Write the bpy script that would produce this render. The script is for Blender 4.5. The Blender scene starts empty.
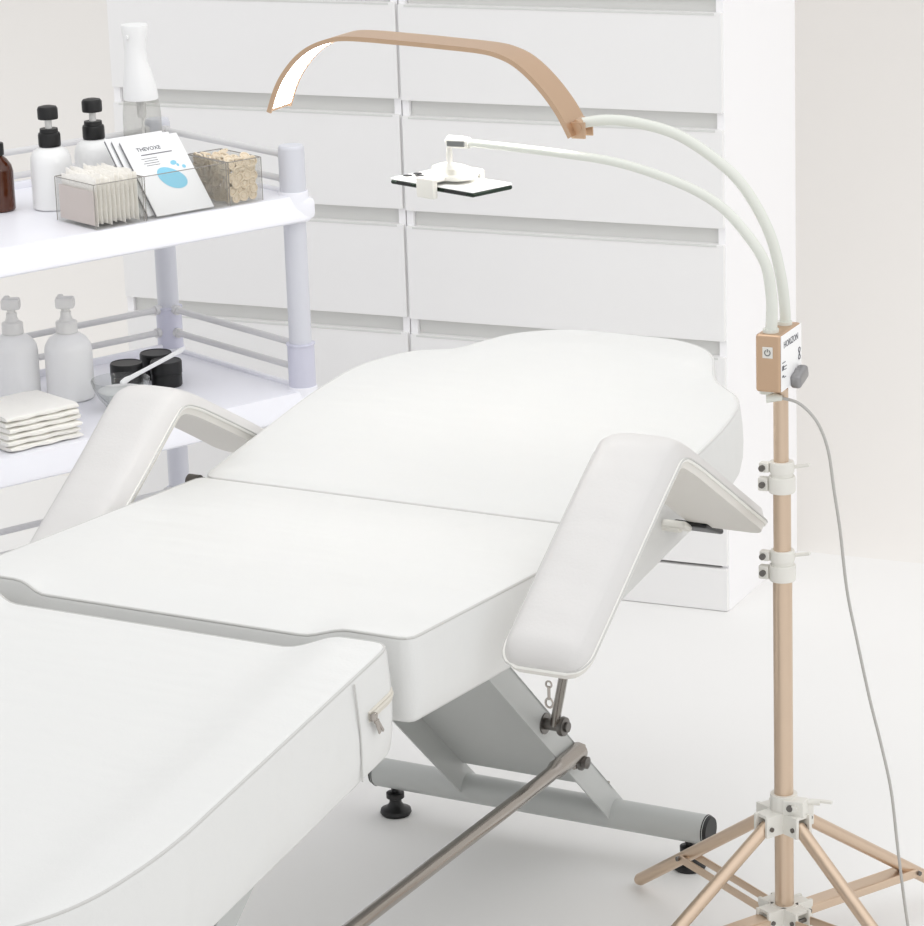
import bpy, bmesh, math, random
from mathutils import Vector, Matrix
random.seed(7)
S = bpy.context.scene
COL = S.collection
PI = math.pi
R = math.radians

# ------------------------------------------------------------------ materials
def lin(c):
    c /= 255.0
    return c / 12.92 if c <= 0.04045 else ((c + 0.055) / 1.055) ** 2.4
def rgb(r, g, b): return (lin(r), lin(g), lin(b), 1)
M = {}
def mat(name, col, rough=0.5, metal=0.0, spec=0.5, noise=0.0, nscale=40, bump=0.0, bscale=200, emit=None, estr=0, coat=0, stretch=None):
    m = bpy.data.materials.new(name); m.use_nodes = True
    nt = m.node_tree; b = nt.nodes['Principled BSDF']
    b.inputs['Base Color'].default_value = col
    b.inputs['Roughness'].default_value = rough
    b.inputs['Metallic'].default_value = metal
    b.inputs['Specular IOR Level'].default_value = spec
    b.inputs['Coat Weight'].default_value = coat
    tc = None
    if noise or bump:
        tc = nt.nodes.new('ShaderNodeTexCoord'); mp = nt.nodes.new('ShaderNodeMapping')
        nt.links.new(tc.outputs['Object'], mp.inputs[0])
        if stretch: mp.inputs['Scale'].default_value = stretch
    if noise:
        n = nt.nodes.new('ShaderNodeTexNoise'); n.inputs['Scale'].default_value = nscale; n.inputs['Detail'].default_value = 4
        nt.links.new(mp.outputs[0], n.inputs['Vector'])
        mx = nt.nodes.new('ShaderNodeMix'); mx.data_type = 'RGBA'
        mx.inputs[6].default_value = tuple(c * (1 - noise) for c in col[:3]) + (1,)
        mx.inputs[7].default_value = tuple(min(1, c * (1 + noise)) for c in col[:3]) + (1,)
        nt.links.new(n.outputs[0], mx.inputs[0]); nt.links.new(mx.outputs[2], b.inputs['Base Color'])
    if bump:
        n2 = nt.nodes.new('ShaderNodeTexNoise'); n2.inputs['Scale'].default_value = bscale; n2.inputs['Detail'].default_value = 3
        nt.links.new(mp.outputs[0], n2.inputs['Vector'])
        bp = nt.nodes.new('ShaderNodeBump'); bp.inputs['Strength'].default_value = bump; bp.inputs['Distance'].default_value = 0.002
        nt.links.new(n2.outputs[0], bp.inputs['Height']); nt.links.new(bp.outputs[0], b.inputs['Normal'])
    if emit:
        b.inputs['Emission Color'].default_value = emit; b.inputs['Emission Strength'].default_value = estr
    M[name] = m
    return m
mat('floor_vinyl', rgb(241, 240, 238), 0.6, noise=0.01, nscale=3)
mat('wall_paint', rgb(239, 236, 232), 0.9, noise=0.012, nscale=2)
mat('cabinet_front', rgb(242, 241, 240), 0.45, noise=0.008, nscale=5)
mat('cabinet_side', rgb(250, 249, 250), 0.5, noise=0.004, nscale=5)
mat('cabinet_rail', rgb(220, 220, 217), 0.4, noise=0.02, nscale=20, stretch=(1, 30, 60))
mat('white_leather', rgb(219, 219, 217), 0.42, spec=0.35, noise=0.006, nscale=8, bump=0.12, bscale=260)
mat('arm_leather', rgb(212, 210, 208), 0.4, spec=0.4, noise=0.006, nscale=8, bump=0.12, bscale=260)
mat('under_vinyl', rgb(222, 219, 213), 0.5, noise=0.01, nscale=12)
mat('piping', rgb(196, 195, 192), 0.5)
mat('piping_soft', rgb(210, 209, 207), 0.5)
mat('piping_white', rgb(240, 239, 234), 0.45)
mat('frame_paint', rgb(190, 192, 190), 0.35, noise=0.01, nscale=20)
mat('black_plastic', rgb(13, 13, 14), 0.42, noise=0.05, nscale=60)
mat('steel', rgb(172, 166, 160), 0.22, metal=1.0, noise=0.05, nscale=30)
mat('dark_steel', rgb(118, 115, 112), 0.3, metal=1.0, noise=0.05, nscale=60)
mat('gold', rgb(206, 176, 148), 0.38, metal=0.85, spec=0.5, noise=0.02, nscale=60)
mat('gold_pole', rgb(212, 190, 168), 0.32, metal=0.85, noise=0.02, nscale=60)
mat('clamp_plastic', rgb(226, 224, 217), 0.45, noise=0.01)
mat('hose', rgb(218, 220, 212), 0.45, noise=0.01)
mat('lamp_grey', rgb(118, 120, 118), 0.4)
mat('cable', rgb(178, 176, 172), 0.5)
mat('trolley', rgb(243, 243, 249), 0.38, noise=0.006)
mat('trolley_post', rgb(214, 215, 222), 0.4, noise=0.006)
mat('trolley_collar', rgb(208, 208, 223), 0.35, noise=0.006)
mat('trolley_rail', rgb(216, 215, 215), 0.35, noise=0.006)
mat('bottle_white', rgb(243, 243, 242), 0.32, noise=0.006)
mat('pump_grey', rgb(228, 227, 224), 0.35)
mat('cotton', rgb(250, 247, 241), 1.0, spec=0.1, noise=0.03, nscale=60, bump=1.0, bscale=160)
mat('cloth', rgb(247, 245, 239), 0.95, spec=0.1, noise=0.015, nscale=50, bump=0.5, bscale=220)
mat('disc', rgb(232, 218, 196), 0.8, noise=0.06, nscale=90)
mat('paper', rgb(244, 244, 245), 0.5, noise=0.004)
mat('print_dark', rgb(96, 98, 104), 0.6)
mat('print_cyan', rgb(140, 206, 230), 0.5, noise=0.05, nscale=60)
mat('packet_edge', rgb(120, 120, 124), 0.5)
mat('panel_white', rgb(246, 246, 246), 0.35)
mat('zip_tape', rgb(212, 207, 196), 0.6)
mat('phone_white', rgb(250, 250, 248), 0.25)
mat('phone_frame', rgb(40, 52, 44), 0.25, metal=0.8)
mat('diffuser', rgb(255, 253, 248), 0.5, emit=(1, 0.985, 0.95, 1), estr=17.0)
mat('plaster_mix', rgb(240, 240, 238), 0.7, noise=0.02, nscale=90)
mat('water_grey', rgb(120, 122, 122), 0.15, noise=0.2, nscale=60)

def glassy(name, tint, amount, rough=0.03):
    m = bpy.data.materials.new(name); m.use_nodes = True; nt = m.node_tree
    nt.nodes.clear()
    out = nt.nodes.new('ShaderNodeOutputMaterial'); tr = nt.nodes.new('ShaderNodeBsdfTransparent'); gl = nt.nodes.new('ShaderNodeBsdfGlossy')
    tr.inputs[0].default_value = tint; gl.inputs['Roughness'].default_value = rough
    lw = nt.nodes.new('ShaderNodeLayerWeight'); lw.inputs[0].default_value = 0.5
    mx = nt.nodes.new('ShaderNodeMixShader')
    mp = nt.nodes.new('ShaderNodeMapRange'); mp.inputs['From Min'].default_value = 0.35; mp.inputs['To Min'].default_value = 0.03; mp.inputs['To Max'].default_value = amount
    nt.links.new(lw.outputs['Facing'], mp.inputs[0]); nt.links.new(mp.outputs[0], mx.inputs[0]); nt.links.new(tr.outputs[0], mx.inputs[1]); nt.links.new(gl.outputs[0], mx.inputs[2])
    nt.links.new(mx.outputs[0], out.inputs[0])
    M[name] = m
for nm in ('white_leather', 'arm_leather'):
    nt = M[nm].node_tree; b = nt.nodes['Principled BSDF']; bp0 = b.inputs['Normal'].links[0].from_node
    tc = nt.nodes.new('ShaderNodeTexCoord'); mp = nt.nodes.new('ShaderNodeMapping'); mp.inputs['Scale'].default_value = (1.2, 4.5, 2.0)
    n3 = nt.nodes.new('ShaderNodeTexNoise'); n3.inputs['Scale'].default_value = 3.0; n3.inputs['Detail'].default_value = 2
    bp = nt.nodes.new('ShaderNodeBump'); bp.inputs['Strength'].default_value = 0.3; bp.inputs['Distance'].default_value = 0.02
    nt.links.new(tc.outputs['Object'], mp.inputs[0]); nt.links.new(mp.outputs[0], n3.inputs['Vector']); nt.links.new(n3.outputs[0], bp.inputs['Height'])
    nt.links.new(bp0.outputs[0], bp.inputs['Normal']); nt.links.new(bp.outputs[0], b.inputs['Normal'])
glassy('acrylic', (0.95, 0.95, 0.945, 1), 0.25)
glassy('clear_bottle', (0.88, 0.88, 0.865, 1), 0.35)
glassy('bowl_glass', (0.92, 0.93, 0.925, 1), 0.5)
m = mat('amber_glass', rgb(74, 32, 10), 0.08, spec=0.6, noise=0.3, nscale=18)
m = mat('dark_edge_acrylic', rgb(150, 146, 140), 0.2)

# ------------------------------------------------------------------ mesh helpers
class MB:
    def __init__(s): s.v = []; s.f = []
    def add(s, vs, fs):
        o = len(s.v); s.v += [Vector(v) for v in vs]; s.f += [tuple(i + o for i in f) for f in fs]; return s
    def box(s, c, size, bev=0.0, rot=None, seg=2):
        bm = bmesh.new(); bmesh.ops.create_cube(bm, size=1)
        for v in bm.verts: v.co = Vector((v.co.x * size[0], v.co.y * size[1], v.co.z * size[2]))
        if bev > 0: bmesh.ops.bevel(bm, geom=list(bm.edges), offset=min(bev, min(size) * 0.49), segments=seg, affect='EDGES', profile=0.5)
        bm.verts.index_update()
        vs = [v.co.copy() for v in bm.verts]
        if rot: vs = [rot @ v for v in vs]
        c = Vector(c); vs = [v + c for v in vs]
        s.add(vs, [[v.index for v in f.verts] for f in bm.faces]); bm.free(); return s
    def loft(s, secs, closed=True, caps=True, loop=False):
        n = len(secs[0]); vs = [p for q in secs for p in q]; fs = []
        m = len(secs)
        for i in range(m if loop else m - 1):
            a = i * n; b = ((i + 1) % m) * n
            for j in range(n if closed else n - 1):
                k = (j + 1) % n
                fs.append((a + j, a + k, b + k, b + j))
        if caps and not loop and closed:
            fs.append(tuple(reversed(range(n)))); fs.append(tuple((m - 1) * n + j for j in range(n)))
        return s.add(vs, fs)
    def tube(s, path, r, n=14, closed=False, caps=True, flat=None, up=None):
        P = [Vector(p) for p in path]; m = len(P); secs = []
        T = []
        for i in range(m):
            if closed: t = P[(i + 1) % m] - P[i - 1]
            else: t = P[min(i + 1, m - 1)] - P[max(i - 1, 0)]
            T.append(t.normalized())
        if up is None:
            up = Vector((0, 0, 1)) if abs(T[0].z) < 0.9 else Vector((1, 0, 0))
        nrm = (Vector(up) - T[0] * Vector(up).dot(T[0])).normalized()
        for i in range(m):
            nrm = (nrm - T[i] * nrm.dot(T[i])).normalized(); bn = T[i].cross(nrm)
            rr = r[i] if isinstance(r, (list, tuple)) else r
            w = flat if flat else 1.0
            secs.append([P[i] + (nrm * math.cos(2 * PI * k / n) + bn * math.sin(2 * PI * k / n) * w) * rr for k in range(n)])
        return s.loft(secs, True, caps, closed)
    def cyl(s, a, b, r, r2=None, n=24):
        a = Vector(a); b = Vector(b)
        return s.tube([a, a + (b - a) * 0.5, b], [r, (r + (r if r2 is None else r2)) / 2, r if r2 is None else r2], n)
    def lathe(s, prof, o=(0, 0, 0), n=32, ax=None):
        o = Vector(o); secs = []
        rot = ax if ax else Matrix.Identity(3)
        for r, z in prof:
            r = max(r, 1e-5)
            secs.append([o + rot @ Vector((r * math.cos(2 * PI * k / n), r * math.sin(2 * PI * k / n), z)) for k in range(n)])
        return s.loft(secs)
    def build(s, name, m, parent=None, ang=35, kind=None, loc=None, rot=None):
        me = bpy.data.meshes.new(name); me.from_pydata([tuple(v) for v in s.v], [], s.f)
        bm = bmesh.new(); bm.from_mesh(me)
        bmesh.ops.recalc_face_normals(bm, faces=bm.faces); bm.to_mesh(me); bm.free()
        me.materials.append(M[m])
        for p in me.polygons: p.use_smooth = True
        me.set_sharp_from_angle(angle=R(ang))
        o = bpy.data.objects.new(name, me); COL.objects.link(o)
        if parent: o.parent = parent
        if loc is not None: o.location = loc
        if rot is not None: o.rotation_euler = rot
        if kind: o['kind'] = kind
        wn = o.modifiers.new('weighted_normal', 'WEIGHTED_NORMAL'); wn.keep_sharp = True; wn.weight = 60
        return o
def tag(o, label, cat, group=None, kind=None):
    o['label'] = label; o['category'] = cat
    if group: o['group'] = group
    if kind: o['kind'] = kind
    return o
def empty(name, loc=(0, 0, 0), rz=0.0):
    o = bpy.data.objects.new(name, None); COL.objects.link(o)
    o.location = loc; o.rotation_euler = (0, 0, rz); o.empty_display_size = 0.05
    return o
def copy_tree(o, parent=None):
    c = o.copy(); COL.objects.link(c)
    if parent: c.parent = parent
    for ch in list(o.children): copy_tree(ch, c)
    return c
def smooth(pts, k=8, closed=False):
    P = [Vector(p) for p in pts]; n = len(P); out = []
    for i in range(n if closed else n - 1):
        if closed: p0, p1, p2, p3 = P[i - 1], P[i], P[(i + 1) % n], P[(i + 2) % n]
        else: p0, p1, p2, p3 = P[max(i - 1, 0)], P[i], P[i + 1], P[min(i + 2, n - 1)]
        for j in range(k):
            t = j / k
            out.append(0.5 * ((2 * p1) + (-p0 + p2) * t + (2 * p0 - 5 * p1 + 4 * p2 - p3) * t * t + (-p0 + 3 * p1 - 3 * p2 + p3) * t ** 3))
    if not closed: out.append(P[-1])
    return out
def resample(P, n, closed=True):
    Q = P + [P[0]] if closed else P
    L = [0]
    for i in range(1, len(Q)): L.append(L[-1] + (Q[i] - Q[i - 1]).length)
    out = []; j = 0
    for k in range(n):
        d = L[-1] * k / (n if closed else n - 1)
        while j < len(L) - 2 and L[j + 1] < d: j += 1
        t = (d - L[j]) / max(L[j + 1] - L[j], 1e-9); out.append(Q[j].lerp(Q[j + 1], min(t, 1)))
    return out
def rounded(poly, rads, k=8):
    """closed polygon with a rounded corner of its own radius at every vertex"""
    P = [Vector((p[0], p[1])) for p in poly]; n = len(P); out = []
    for i in range(n):
        a, b, c = P[i - 1], P[i], P[(i + 1) % n]; r = rads[i]
        u = (a - b).normalized(); w = (c - b).normalized()
        if r <= 0: out.append(b); continue
        p = b + u * r; q = b + w * r
        for j in range(k + 1):
            t = j / k; out.append((p * (1 - t) ** 2 + b * 2 * t * (1 - t) + q * t * t))
    return out
def sstep(a, b, x):
    t = min(1, max(0, (x - a) / (b - a))); return t * t * (3 - 2 * t)
def text_mesh(txt, size, extrude=0.0002):
    cu = bpy.data.curves.new('t', 'FONT'); cu.body = txt; cu.size = size; cu.extrude = extrude; cu.resolution_u = 2
    cu.align_x = 'LEFT'
    o = bpy.data.objects.new('t', cu); COL.objects.link(o)
    dg = bpy.context.evaluated_depsgraph_get(); me = o.evaluated_get(dg).to_mesh()
    vs = [v.co.copy() for v in me.vertices]; fs = [tuple(p.vertices) for p in me.polygons]
    o.evaluated_get(dg).to_mesh_clear(); bpy.data.objects.remove(o); bpy.data.curves.remove(cu)
    return vs, fs

# ------------------------------------------------------------------ setting
mb = MB(); mb.box((0, -1.5, -0.03), (9, 6.0, 0.06)); mb.build('floor', 'floor_vinyl', kind='structure')
# seamless back wall: flat, with a wide cove that runs out onto the floor
mb = MB(); prof = [(1.4985, 0.0002)]
for i in range(41):
    a = (PI / 2) * i / 40; prof.append((1.52 + 0.95 * math.sin(a), 0.95 - 0.95 * math.cos(a) + 0.001))
prof += [(2.47, 1.6), (2.47, 3.2)]
back = [(2.54, 3.2), (2.54, -0.06), (1.4985, -0.06)]
secs = [[Vector((x, p[0], p[1])) for p in prof + back] for x in (-4.5, 4.5)]
mb.loft(secs); mb.build('wall_back', 'wall_paint', kind='structure')

# ------------------------------------------------------------------ drawer cabinets
def cabinet(x0, x1, label, dz=0.0):
    e = empty('drawer_cabinet', ((x0 + x1) / 2, 1.105, 0)); tag(e, label, 'cabinet', 'white drawer cabinets against the back wall')
    w = x1 - x0; t = 0.014; D = 0.389; H = 1.52; ft = 0.018
    c = MB()
    for sx in (-1, 1): c.box((sx * (w / 2 - t / 2), D / 2 + 0.004, H / 2), (t, D - 0.008, H), 0.0006)
    c.box((0, D - 0.005, H / 2), (w - 2 * t, 0.008, H)); c.box((0, D / 2, H - 0.009), (w - 2 * t, D - 0.03, 0.018))
    c.box((0, D / 2, 0.05), (w - 2 * t, D - 0.03, 0.016))
    c.build('cabinet_body', 'cabinet_side', e)
    b = MB(); b.box((0, ft / 2 - 0.001, 0.0415), (w - 0.003, ft, 0.081), 0.001); b.build('plinth', 'cabinet_front', e)
    gaps = [0.0835, 0.275, 0.4815, 0.688, 0.8945, 1.101, 1.3075, 1.5145]
    for i in range(len(gaps) - 1):
        zb = gaps[i] + (0.0295 if i > 0 else 0.004) + dz; zt = gaps[i + 1] + dz
        d = MB(); d.box((0, ft / 2, (zb + zt) / 2), (w - 0.003, ft, zt - zb), 0.0012)
        dr = d.build('drawer', 'cabinet_front', e)
        if i < len(gaps) - 2:
            r = MB(); r.box((0, 0.022, zt + 0.012), (w - 2 * t - 0.001, 0.010, 0.036), 0.0008)
            r.box((0, 0.012, zt - 0.0025), (w - 2 * t - 0.001, 0.026, 0.004), 0.0005)
            r.build('finger_pull', 'cabinet_rail', dr)
    return e
cabinet(-0.731, -0.1, 'white drawer cabinet, the right one, just behind the tall gold lamp stand')
cabinet(-1.349, -0.7335, 'white drawer cabinet, the left one, standing behind the rolling trolley', 0.0025)

# ------------------------------------------------------------------ treatment bed (frame: x across, y towards the head)
bed = empty('treatment_bed', (0, 0, 0), R(-4.5))
tag(bed, 'white leather treatment bed with two raised armrests on a grey steel frame', 'bed')

def cushion(name, outline, ztop, thick, er, m, dome=0.006, n=220, base_in=0.006, pm='piping'):
    P = resample([Vector((p[0], p[1], 0)) for p in outline], n); N = []
    for i in range(n):
        t = (P[(i + 1) % n] - P[i - 1]).normalized(); N.append(Vector((-t.y, t.x, 0)))   # inward for CCW
    cx = sum(p.x for p in P) / n; cy = sum(p.y for p in P) / n; c = Vector((cx, cy, 0))
    secs = []
    def ring(ins, dz, top=True):
        out = []
        for i in range(n):
            p = P[i] + N[i] * ins; z = ztop(P[i].x, P[i].y) + dz
            out.append(Vector((p.x, p.y, z)))
        secs.append(out)
    th = thick
    ring(0.03, -th); ring(base_in, -th); ring(0.001, -th + 0.006)
    for k in (0.75, 0.5, 0.25): ring(-0.004 * math.sin(PI * k), -th + (1 - k) * (th - er) + 0.0)
    for k in range(6):
        a = PI / 2 * k / 5; ring(er * (1 - math.cos(a)), -er + er * math.sin(a))
    inn = [P[i] + N[i] * er for i in range(n)]
    for t in (0.985, 0.96, 0.93, 0.89, 0.84, 0.78, 0.7, 0.6, 0.48, 0.34, 0.2, 0.07):
        secs.append([Vector((c.x + (q.x - c.x) * t, c.y + (q.y - c.y) * t, ztop(c.x + (q.x - c.x) * t, c.y + (q.y - c.y) * t) + dome * (1 - t ** 4))) for q in inn])
    b = MB(); b.loft(secs)
    o = b.build(name, m, bed, ang=60)
    pp = [Vector((P[i].x + N[i].x * er * 0.3, P[i].y + N[i].y * er * 0.3, ztop(P[i].x, P[i].y) - er * 0.3)) for i in range(n)]
    b = MB(); b.tube(pp, 0.0019, 8, closed=True); b.build('piping', pm, o)
    return o
CXB = -0.025
XL, XR = -0.36, 0.31
# seat
def z_seat(x, y):
    z = 0.645 + (y + 0.872) * (-0.041)
    mid = 1 - sstep(0.19, 0.25, abs(x - CXB))
    z -= 0.010 * mid * (1 - sstep(-0.88, -0.80, y))
    return z
seat_out = rounded([(XL, -0.872), (CXB - 0.235, -0.872), (CXB - 0.20, -0.886), (CXB + 0.20, -0.886), (CXB + 0.235, -0.872), (XR, -0.872), (XR, -0.322), (XL, -0.322)],
                   [0.02, 0.012, 0.012, 0.012, 0.012, 0.02, 0.02, 0.02])
seat = cushion('seat_cushion', seat_out, z_seat, 0.109, 0.007, 'white_leather', 0.007)
# back rest
def z_back(x, y):
    z = 0.622 + 0.172 * (y + 0.32)
    z += 0.010 * sstep(0.12, 0.2, y) * (1 - sstep(0.17, 0.24, abs(x)))
    return z
back_out = rounded([(XL, -0.318), (XR, -0.318), (XR + 0.003, 0.02), (0.298, 0.11), (0.225, 0.165), (0.195, 0.235), (0.13, 0.268), (-0.07, 0.270), (-0.15, 0.235), (-0.19, 0.185), (-0.285, 0.165), (-0.345, 0.09), (XL, -0.02)],
                   [0.02, 0.02, 0.05, 0.035, 0.03, 0.025, 0.04, 0.04, 0.03, 0.03, 0.04, 0.04, 0.04])
backc = cushion('back_cushion', back_out, z_back, 0.105, 0.010, 'white_leather', 0.008, pm='piping_soft')
# leg rest
def z_leg(x, y):
    z = 0.646 + (y + 0.932) * 0.172
    ax = abs(x - CXB)
    z += 0.004 - 0.013 * (1 - sstep(0.20, 0.27, ax)) * (1 - 0.5 * sstep(-1.2, -1.5, -y if False else y))
    return z
leg_out = rounded([(XL, -0.912), (CXB - 0.250, -0.914), (CXB - 0.205, -0.932), (CXB + 0.205, -0.932), (CXB + 0.250, -0.914), (XR, -0.912), (XR, -1.385), (0.280, -1.51), (0.15, -1.64), (-0.20, -1.64), (-0.33, -1.51), (XL, -1.385)][::-1],
                  [0.06, 0.06, 0.09, 0.09, 0.06, 0.06, 0.022, 0.015, 0.015, 0.015, 0.015, 0.022])
legc = cushion('leg_cushion', leg_out, z_leg, 0.135, 0.008, 'white_leather', 0.004)
# cover seam and zipper at the corner of the leg rest
xs = XR + 0.0045
b = MB(); b.tube(smooth([(xs - 0.002, -1.004, z_leg(0.3, -1.0) - 0.006), (xs + 0.0005, -1.003, 0.600), (xs + 0.0005, -0.999, 0.560), (xs - 0.002, -0.996, z_leg(0.3, -1.0) - 0.128)]), 0.0012, 6); b.build('cover_seam', 'piping', legc)
b = MB()
zt = [(xs - 0.0008, -0.978, 0.5835), (xs - 0.0008, -0.950, 0.5885), (xs - 0.0015, -0.930, 0.5915), (xs - 0.006, -0.918, 0.593), (xs - 0.014, -0.9105, 0.594)]
for k, dz in enumerate((0.0045, -0.0045)): b.tube([(p[0], p[1], p[2] + dz) for p in smooth(zt)], 0.0020, 8)
b.tube(smooth(zt), 0.0032, 8)
zp = b.build('zipper', 'zip_tape', legc)
b = MB(); b.box((xs + 0.004, -0.975, 0.584), (0.006, 0.012, 0.009), 0.002)
b.box((xs + 0.006, -0.970, 0.572), (0.002, 0.006, 0.024), 0.001, Matrix.Rotation(R(25), 3, 'X')); b.box((xs + 0.006, -0.964, 0.570), (0.002, 0.004, 0.022), 0.001, Matrix.Rotation(R(35), 3, 'X'))
b.box((xs + 0.006, -0.972, 0.578), (0.003, 0.009, 0.004), 0.001)
zs = b.build('zipper_pull', 'steel', zp); zs['label'] = 'silver zipper pull'

# armrests: a padded strip bent over like an inverted V
def armrest(xc, hw, pts, T, name='armrest'):
    path = resample(smooth([Vector((0, p[0], p[1])) for p in pts], 10), 200, closed=False); n = len(path)
    L = [0]
    for i in range(1, n): L.append(L[-1] + (path[i] - path[i - 1]).length)
    secs = []; seamL = []; seamR = []; inner = []
    for i in range(n):
        t = (path[min(i + 1, n - 1)] - path[max(i - 1, 0)]).normalized(); nr = Vector((0, -t.z, t.y))   # outward (up)
        d = min(L[i], L[-1] - L[i]); rad = 0.034
        k = 1.0 if d > rad else math.sqrt(max(0.0, 1 - ((rad - d) / rad) ** 2))
        k2 = 1.0 if d > 0.03 else math.sqrt(max(0.03, 1 - ((0.03 - d) / 0.03) ** 2))
        w = hw * (0.56 + 0.44 * k); tt = T * k2
        s = []
        for j in range(15):
            u = 1 - 2 * j / 14; f = (1 - abs(u) ** 4.0) ** 0.5
            s.append(path[i] + Vector((xc + u * w, 0, 0)) + nr * (tt * f))
        for j in range(1, 6):
            u = -1 + 2 * j / 6; s.append(path[i] + Vector((xc + u * w * 0.98, 0, 0)) - nr * 0.004)
        secs.append(s)
        seamR.append(path[i] + Vector((xc + w, 0, 0))); seamL.append(path[i] + Vector((xc - w, 0, 0)))
        inner.append([path[i] + Vector((xc + u * w * 0.985, 0, 0)) - nr * dd for u, dd in ((-1, 0.001), (-0.96, 0.011), (0.96, 0.011), (1, 0.001))])
    b = MB(); b.loft(secs); a = b.build(name, 'arm_leather', bed, ang=50)
    b = MB(); b.loft(inner); b.build('armrest_board', 'under_vinyl', a)
    b = MB(); b.tube(seamR[::2] + list(reversed(seamL[::2])), 0.0024, 8, closed=True); b.build('piping', 'piping_white', a)
    b = MB(); off = Vector((0.0024, 0, 0)); b.tube([p + off + Vector((0, 0, 0.0022)) for p in seamR] + [p - off for p in reversed(seamL)], 0.0012, 6, closed=True); b.build('seam', 'piping', a)
    return a
ar = armrest(0.402, 0.060, [(-0.722, 0.570), (-0.64, 0.628), (-0.54, 0.700), (-0.465, 0.752), (-0.437, 0.766), (-0.40, 0.750), (-0.33, 0.706), (-0.24, 0.648), (-0.165, 0.600)], 0.026)
al = armrest(-0.4330, 0.0580, [(-0.600, 0.534), (-0.53, 0.585), (-0.43, 0.656), (-0.358, 0.710), (-0.330, 0.724), (-0.295, 0.714), (-0.23, 0.680), (-0.15, 0.636), (-0.07, 0.590)], 0.024)
# zipper pull hanging under the right armrest
b = MB(); dz = -0.026; dx = 0.018; b.box((0.392 + dx, -0.716, 0.566 + dz), (0.0035, 0.0035, 0.018), 0.001); b.tube([(0.392 + dx + 0.005 * math.cos(a), -0.716, 0.553 + dz + 0.006 * math.sin(a)) for a in [2 * PI * k / 14 for k in range(14)]], 0.0015, 6, closed=True)
b.tube([(0.392 + dx + 0.004 * math.cos(a), -0.716, 0.577 + dz + 0.004 * math.sin(a)) for a in [2 * PI * k / 14 for k in range(14)]], 0.0013, 6, closed=True)
z = b.build('zipper_pull', 'steel', ar); z['label'] = 'silver zipper pull'
# armrest brackets at the back rest
b = MB(); b.box((0.335, -0.195, 0.596), (0.036, 0.026, 0.010), 0.004, Matrix.Rotation(R(-30), 3, 'X')); b.cyl((0.305, -0.195, 0.594), (0.340, -0.195, 0.594), 0.008)
k = b.build('arm_bracket', 'clamp_plastic', bed)
b = MB(); b.box((0.350, -0.160, 0.586), (0.052, 0.062, 0.008), 0.004, Matrix.Rotation(R(-24), 3, 'X')); b.build('arm_pad_plate', 'black_plastic', bed)
for sx, X in ((-1, XL), (1, XR)):
    b = MB(); x = X + sx * 0.010
    b.cyl((x - 0.008 * sx, -0.321, 0.612), (x + 0.010 * sx, -0.321, 0.612), 0.0110); b.box((x, -0.335, 0.600), (0.006, 0.034, 0.012), 0.002); b.box((x + sx * 0.004, -0.305, 0.606), (0.005, 0.030, 0.010), 0.002)
    b.build('hinge', 'dark_steel', bed)

# under-frame: seat frame rails, base bars, levelling feet, crossed legs, stay rod
b = MB()
for x in (-0.26, 0.21): b.box((x, -0.60, 0.520), (0.03, 0.50, 0.022), 0.003)
for y in (-0.82, -0.40): b.box((CXB, y, 0.520), (0.47, 0.03, 0.022), 0.003)
b.build('seat_frame', 'frame_paint', bed)
for x in (-0.22, 0.17):
    b = MB(); b.box((x, -0.10, 0.552), (0.025, 0.42, 0.018), 0.003, Matrix.Rotation(R(9.8), 3, 'X')); b.build('back_rail', 'frame_paint', bed)
    b = MB(); b.box((x, -1.22, 0.452), (0.025, 0.50, 0.018), 0.003, Matrix.Rotation(R(9.8), 3, 'X')); b.build('leg_rail', 'frame_paint', bed)
def base_bar(y):
    b = MB(); b.cyl((-0.283, y, 0.066), (0.283, y, 0.066), 0.0225, n=32)
    o = b.build('base_bar', 'frame_paint', bed)
    for s in (-1, 1):
        b = MB(); b.cyl((s * 0.2805, y, 0.066), (s * 0.288, y, 0.066), 0.0232, 0.020, n=32); b.build('end_cap', 'black_plastic', o)
        b = MB(); b.lathe([(0.0, 0), (0.022, 0), (0.0245, 0.004), (0.0235, 0.009), (0.014, 0.013), (0.0095, 0.020), (0.0095, 0.026), (0.014, 0.028), (0.014, 0.036), (0.006, 0.038), (0.006, 0.050)], (s * 0.252, y, 0)); b.build('levelling_foot', 'black_plastic', o)
base_bar(0.0); base_bar(-1.36)
# the rear leg: an open channel that slopes from the rear bar up under the seat
def channel(p0, p1, x0, x1, dep, nm, web_from=0.0, side=-1):
    p0 = Vector((0, p0[0], p0[1])); p1 = Vector((0, p1[0], p1[1])); d = (p1 - p0).normalized()
    nr = Vector((0, -d.z, d.y)) * side      # direction the flanges point
    if nr.z > 0: nr = -nr
    t = 0.003; b = MB()
    a = p0 + d * web_from
    def slab(xa, xb, q0, q1, n0, n1):
        vs = []
        for q in (q0, q1):
            for x in (xa, xb):
                for nn in (n0, n1): vs.append(q + Vector((x, 0, 0)) + nr * nn)
        b.add(vs, [(0, 1, 3, 2), (4, 6, 7, 5), (0, 4, 5, 1), (2, 3, 7, 6), (0, 2, 6, 4), (1, 5, 7, 3)])
    slab(x0, x1, a, p1, 0, t)
    slab(x0, x0 + t, p0, p1, 0, dep); slab(x1 - t, x1, p0, p1, 0, dep)
    return b.build(nm, 'frame_paint', bed, ang=20)
ch = channel((0.026, 0.078), (-0.455, 0.540), -0.124, 0.132, 0.042, 'support_leg', 0.050)
ch2 = channel((-1.36, 0.090), (-0.80, 0.54), -0.06, 0.142, 0.042, 'support_leg', 0.02)
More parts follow.
